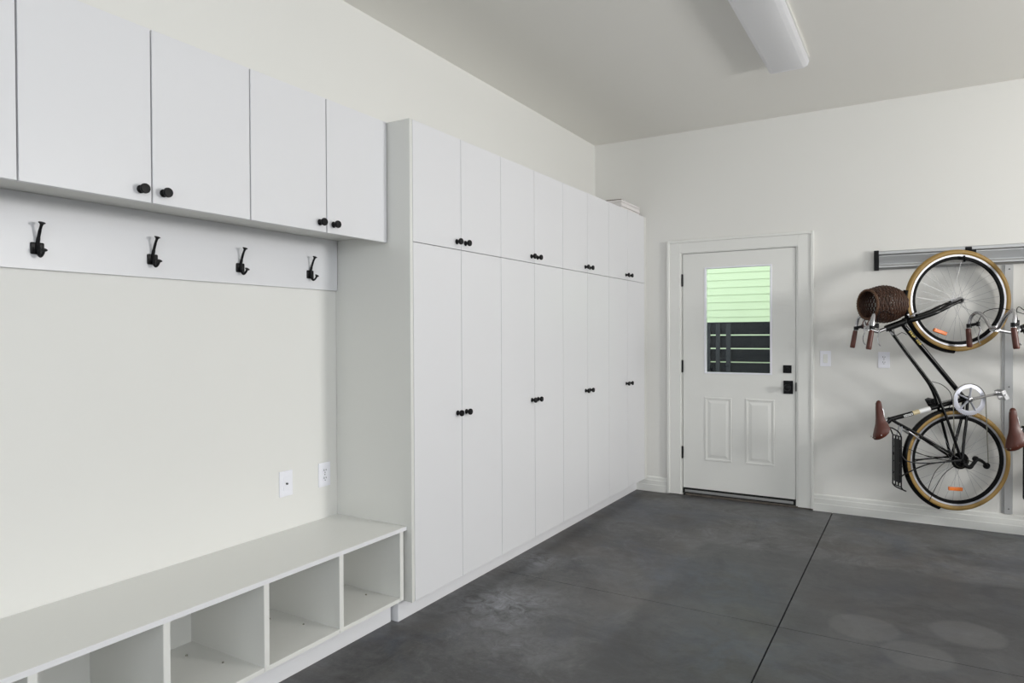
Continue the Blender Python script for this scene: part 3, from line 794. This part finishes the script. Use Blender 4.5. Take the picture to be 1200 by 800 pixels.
    def H(du, v, n):                      # bar space: turned about the clamp
        return Vector((Cc.x + du * math.cos(ry) + n * math.sin(ry), -(n * math.cos(ry) - du * math.sin(ry)), v + vx * (abs(n) > .05) - Z0B))
    half = [(0, 1.432, 0), (0, 1.440, .05), (.0, 1.475, .11), (0, 1.512, .175), (-.006, 1.520, .225), (-.016, 1.495, .262), (-.024, 1.445, .275), (-.028 - gt * .3, 1.395, .279), (-.030 - gt, 1.305, .283)]
    full = [H(a, v, -n) for a, v, n in half[::-1]] + [H(a, v, n) for a, v, n in half[1:]]
    tube(bm, smooth_path(full, 5), .0108, 12)
    hb = obj('handlebar', bm, 'chrome', r, True, local=True)
    for s in (-1, 1):
        bm = B(); g0, g1 = H(-.030, 1.418, s * .277), H(-.030 - gt * 1.1, 1.290, s * .284)
        tube(bm, [g0.lerp(g1, t) for t in (0, .03, .1, .4, .8, .93, 1)], [.012, .0150, .0158, .0168, .0172, .0178, .0150], 14)
        obj('grip', bm, 'leather', hb, True, local=True)
        bm = B(); c = H(-.026, 1.437, s * .272)
        tube(bm, [c + Vector((0, 0, .010)), c + Vector((0, 0, -.016))], .0165, 14)
        tube(bm, [c, H(.012, 1.448, s * .235)], [.011, .010], 10)
        tube(bm, [H(.012, 1.462, s * .235), H(.012, 1.430, s * .235)], .011, 10)
        lv = obj('brake_clamp', bm, 'black', hb, True, local=True)
        bm = B()
        tube(bm, smooth_path([H(.012, 1.440, s * .235), H(.024, 1.405, s * .232), H(.014, 1.365, s * .236), H(.018, 1.330, s * .240), H(.030, 1.312, s * .240)], 4), [.006] * 8 + [.0045] * 9, 8, sy=.7)
        obj('brake_lever', bm, 'chrome', hb, True, local=True)
        bm = B()
        tube(bm, smooth_path([H(.012, 1.462, s * .235), H(.03, 1.525, s * .19), H(.08, 1.545, s * .12), H(.14, 1.525, s * .06), P(-.40, 1.52, s * .03), P(-.345, 1.522, s * .02)], 5), .0024, 6)
        obj('brake_cable', bm, 'rubber', hb, True, local=True)
    bm = B(); tube(bm, smooth_path([P(-.42, 1.44, -.02), P(-.40, 1.38, -.03), P(-.36, 1.40, -.025), P(-.33, 1.385, -.015)], 4), .0022, 6)
    tube(bm, smooth_path([P(-.17, 1.06, .0), P(-.11, 1.04, .01), P(-.055, .99, .01), P(-.04, .93, .01), P(-.06, .88, .01)], 4), .0024, 6)
    obj('gear_cable', bm, 'rubber', r, True, local=True)
    if basket:
        # woven barrel basket, mouth towards -u
        by_ = math.radians(14)
        A0 = P(-.600, 1.596, 0.0); axis = Vector((math.cos(by_), math.sin(by_) * -1 * -1, .02)).normalized()
        axis = Vector((math.cos(by_), math.sin(by_), .03)).normalized()
        uu, ww = frame_of(axis)
        def rad(t):
            tt = t / .255
            return .098 + .030 * math.sin(PI * min(1, tt * 1.02) * .86) - .034 * max(0, tt - .45) ** 1.3 * 1.6
        ns = 26
        bm = B(); nr = 21
        for i in range(nr):
            t = .010 + i * .0116
            R = rad(t); pts = []
            for k in range(ns * 2):
                a = k * PI / ns; w_ = .0035 * (1 if (k // 2 + i) % 2 else -1) if k % 2 == 0 else 0
                pts.append(A0 + axis * t + (uu * math.cos(a) + ww * math.sin(a)) * (R + w_))
            tube(bm, pts, .0052, 6, closed=True)
        for k in range(ns):
            a = k * 2 * PI / ns
            tube(bm, [A0 + axis * t + (uu * math.cos(a) + ww * math.sin(a)) * rad(t) for t in [.0 + j * .026 for j in range(10)]], .0040, 6)
        bk = obj('basket', bm, 'wicker', r, True, local=True, angle=80)
        bm = B()
        pts = []; n2 = 96
        for ph in (0, PI):
            pts = [A0 + axis * (-.002 + .004 * math.sin(ph + k * 2 * PI / n2 * 18)) + (uu * math.cos(k * 2 * PI / n2) + ww * math.sin(k * 2 * PI / n2)) * (.101 + .004 * math.cos(ph + k * 2 * PI / n2 * 18)) for k in range(n2)]
            tube(bm, pts, .0065, 6, closed=True)
        obj('basket_rim', bm, 'wicker_rim', bk, True, local=True, angle=80)
        bm = B(); Re = rad(.245)
        for k in range(-4, 5):
            x = k * Re / 4.6; h = math.sqrt(max(0, Re * Re - x * x))
            c = A0 + axis * .245
            tube(bm, [c + ww * x - uu * h, c + ww * x + uu * h], .0042, 6)
        for k in (-1, 0, 1):
            x = k * Re * .5; h = math.sqrt(max(0, Re * Re - x * x)); c = A0 + axis * .241
            tube(bm, [c + uu * x - ww * h, c + uu * x + ww * h], .0050, 6)
        obj('basket_bottom', bm, 'wicker', bk, True, local=True, angle=80)
        bm = B()
        for s in (-.04, .04):
            c = A0 + axis * .045
            tube(bm, smooth_path([P(-.56, 1.505, s), P(-.585, 1.470, s), P(-.60, 1.425, s), P(-.618, 1.470, s), P(-.585, 1.508, s)], 4), .006, 6, sy=.5)
        obj('basket_strap', bm, 'leather', bk, True, local=True)
    # tidy: small clamp bits under the fork crown
    bm = B(); tube(bm, [P(-.36, 1.452, .024), P(-.352, 1.462, .034)], .007, 8); tube(bm, [P(-.455, 1.405, .012), P(-.44, 1.385, .026)], .006, 8)
    obj('cable_stop', bm, 'alloy', r, True, local=True)
    return r

b1 = make_bike('bicycle', 'black step-through bicycle with wicker basket hanging upright by its front wheel', (2.812, -.215, Z0B), math.radians(27), True, -13, 'black bicycles hung on the wall')
b2 = make_bike('bicycle', 'second black bicycle without basket, cut off by the right edge, brown grips and saddle showing', (3.489 + .045, -.194, Z0B - .01), math.radians(34), False, -13, 'black bicycles hung on the wall', .048, .02, -.012)
bike_hook(2.885, -.195, 2.853, 'black hook on the storage rail holding the front wheel of the basket bicycle')
bike_hook(3.560, -.170, 3.532, 'black hook on the storage rail beyond the right edge, holding the second bicycle')

# ------------------------------------------------------------------ outside the door
bm = B(); box(bm, -8, 14, .16, 9, -.45, -.30); struct('ground', bm, 'soil', 'bare ground outside the door')
fn = thing('garden_fence', 'dark horizontal board fence seen through the door glass', 'fence', (.8, 2.2, -.3))
z = 1.53
for k in range(11):
    if z - .16 < -.3: break
    bm = B(); box(bm, -2.2, 4.2, 2.2, 2.22, z - .142, z, .002); obj('fence_board', bm, 'fence', fn)
    z -= .1555
for x0, x1 in ((.40, .490), (.556, .602), (.672, .722), (2.3, 2.39), (3.9, 3.99)):
    bm = B(); box(bm, x0, x1, 2.175, 2.1995, -.3, 1.515, .003); obj('fence_post', bm, 'post', fn)
hs = thing('neighbour_house', 'pale green house wall with lap siding beyond the fence', 'house', (1, 5.1, -.3))
bm = B(); z = -.3; k = 0
while z < 5.6:
    va = [(5.0 - .009, z), (5.0, z + .125), (5.06, z + .125), (5.06, z)]
    a = [bm.verts.new((-8, y, zz)) for y, zz in va]; b = [bm.verts.new((14, y, zz)) for y, zz in va]
    for i in range(4): bm.faces.new((a[i], a[(i + 1) % 4], b[(i + 1) % 4], b[i]))
    z += .115
obj('siding', bm, 'siding', hs)
bm = B(); box(bm, -8, 14, 5.06, 5.2, -.3, 5.6); obj('wall', bm, 'siding', hs)

# ------------------------------------------------------------------ light
w = bpy.data.worlds.new('sky'); S.world = w; w.use_nodes = True
bg = w.node_tree.nodes['Background']; bg.inputs[0].default_value = (.86, .93, 1, 1); bg.inputs[1].default_value = 2.3
def area(name, loc, rot, sx, sy, power, col=(1, 1, 1)):
    l = bpy.data.lights.new(name, 'AREA'); l.shape = 'RECTANGLE'; l.size = sx; l.size_y = sy; l.energy = power; l.color = col
    o = bpy.data.objects.new(name, l); COL.objects.link(o); o.location = loc; o.rotation_euler = rot; return o
area('window_daylight', (XR + .12, (WY0 + WY1) / 2, (WZ0 + WZ1) / 2), (0, PI / 2, 0), WZ1 - WZ0 - .1, WY1 - WY0 - .1, 128, (1, .985, .96))
area('rear_fill_light', ((FX0 + FX1) / 2, YF - .12, (FZ0 + FZ1) / 2), (PI / 2, 0, 0), FX1 - FX0 - .1, FZ1 - FZ0 - .1, 20, (.97, .985, 1))  # added fill for side panel, door and back wall, no known window
area('high_fill_light', (XR + .12, (GY0 + GY1) / 2, (GZ0 + GZ) / 2), (0, PI / 2, 0), GZ - GZ0 - .05, GY1 - GY0 - .1, 58, (.97, .985, 1))  # invented soft source, lifts the upper left wall and ceiling

# ------------------------------------------------------------------ camera
cam = bpy.data.cameras.new('camera'); co = bpy.data.objects.new('camera', cam); COL.objects.link(co)
cam.sensor_width = 36; cam.sensor_fit = 'HORIZONTAL'; cam.lens = 798.9225 / 1200 * 36
cam.clip_start = .05
yaw, pit, rol = math.radians(-30.8076), math.radians(-.5984), math.radians(-.2503)
fw = Vector((math.sin(yaw), math.cos(yaw), 0)); rt = Vector((math.cos(yaw), -math.sin(yaw), 0)); up = Vector((0, 0, 1))
f2 = fw * math.cos(pit) + up * math.sin(pit); u2 = up * math.cos(pit) - fw * math.sin(pit)
r3 = rt * math.cos(rol) + u2 * math.sin(rol); u3 = u2 * math.cos(rol) - rt * math.sin(rol)
mt = Matrix((r3, u3, -f2)).transposed().to_4x4(); mt.translation = Vector((2.5813, -5.8475, 1.4)); co.matrix_world = mt
S.camera = co
S.view_settings.view_transform = 'Standard'; S.view_settings.look = 'None'
S.view_settings.gamma = 1; S.view_settings.use_curve_mapping = False
S.view_settings.exposure = 0
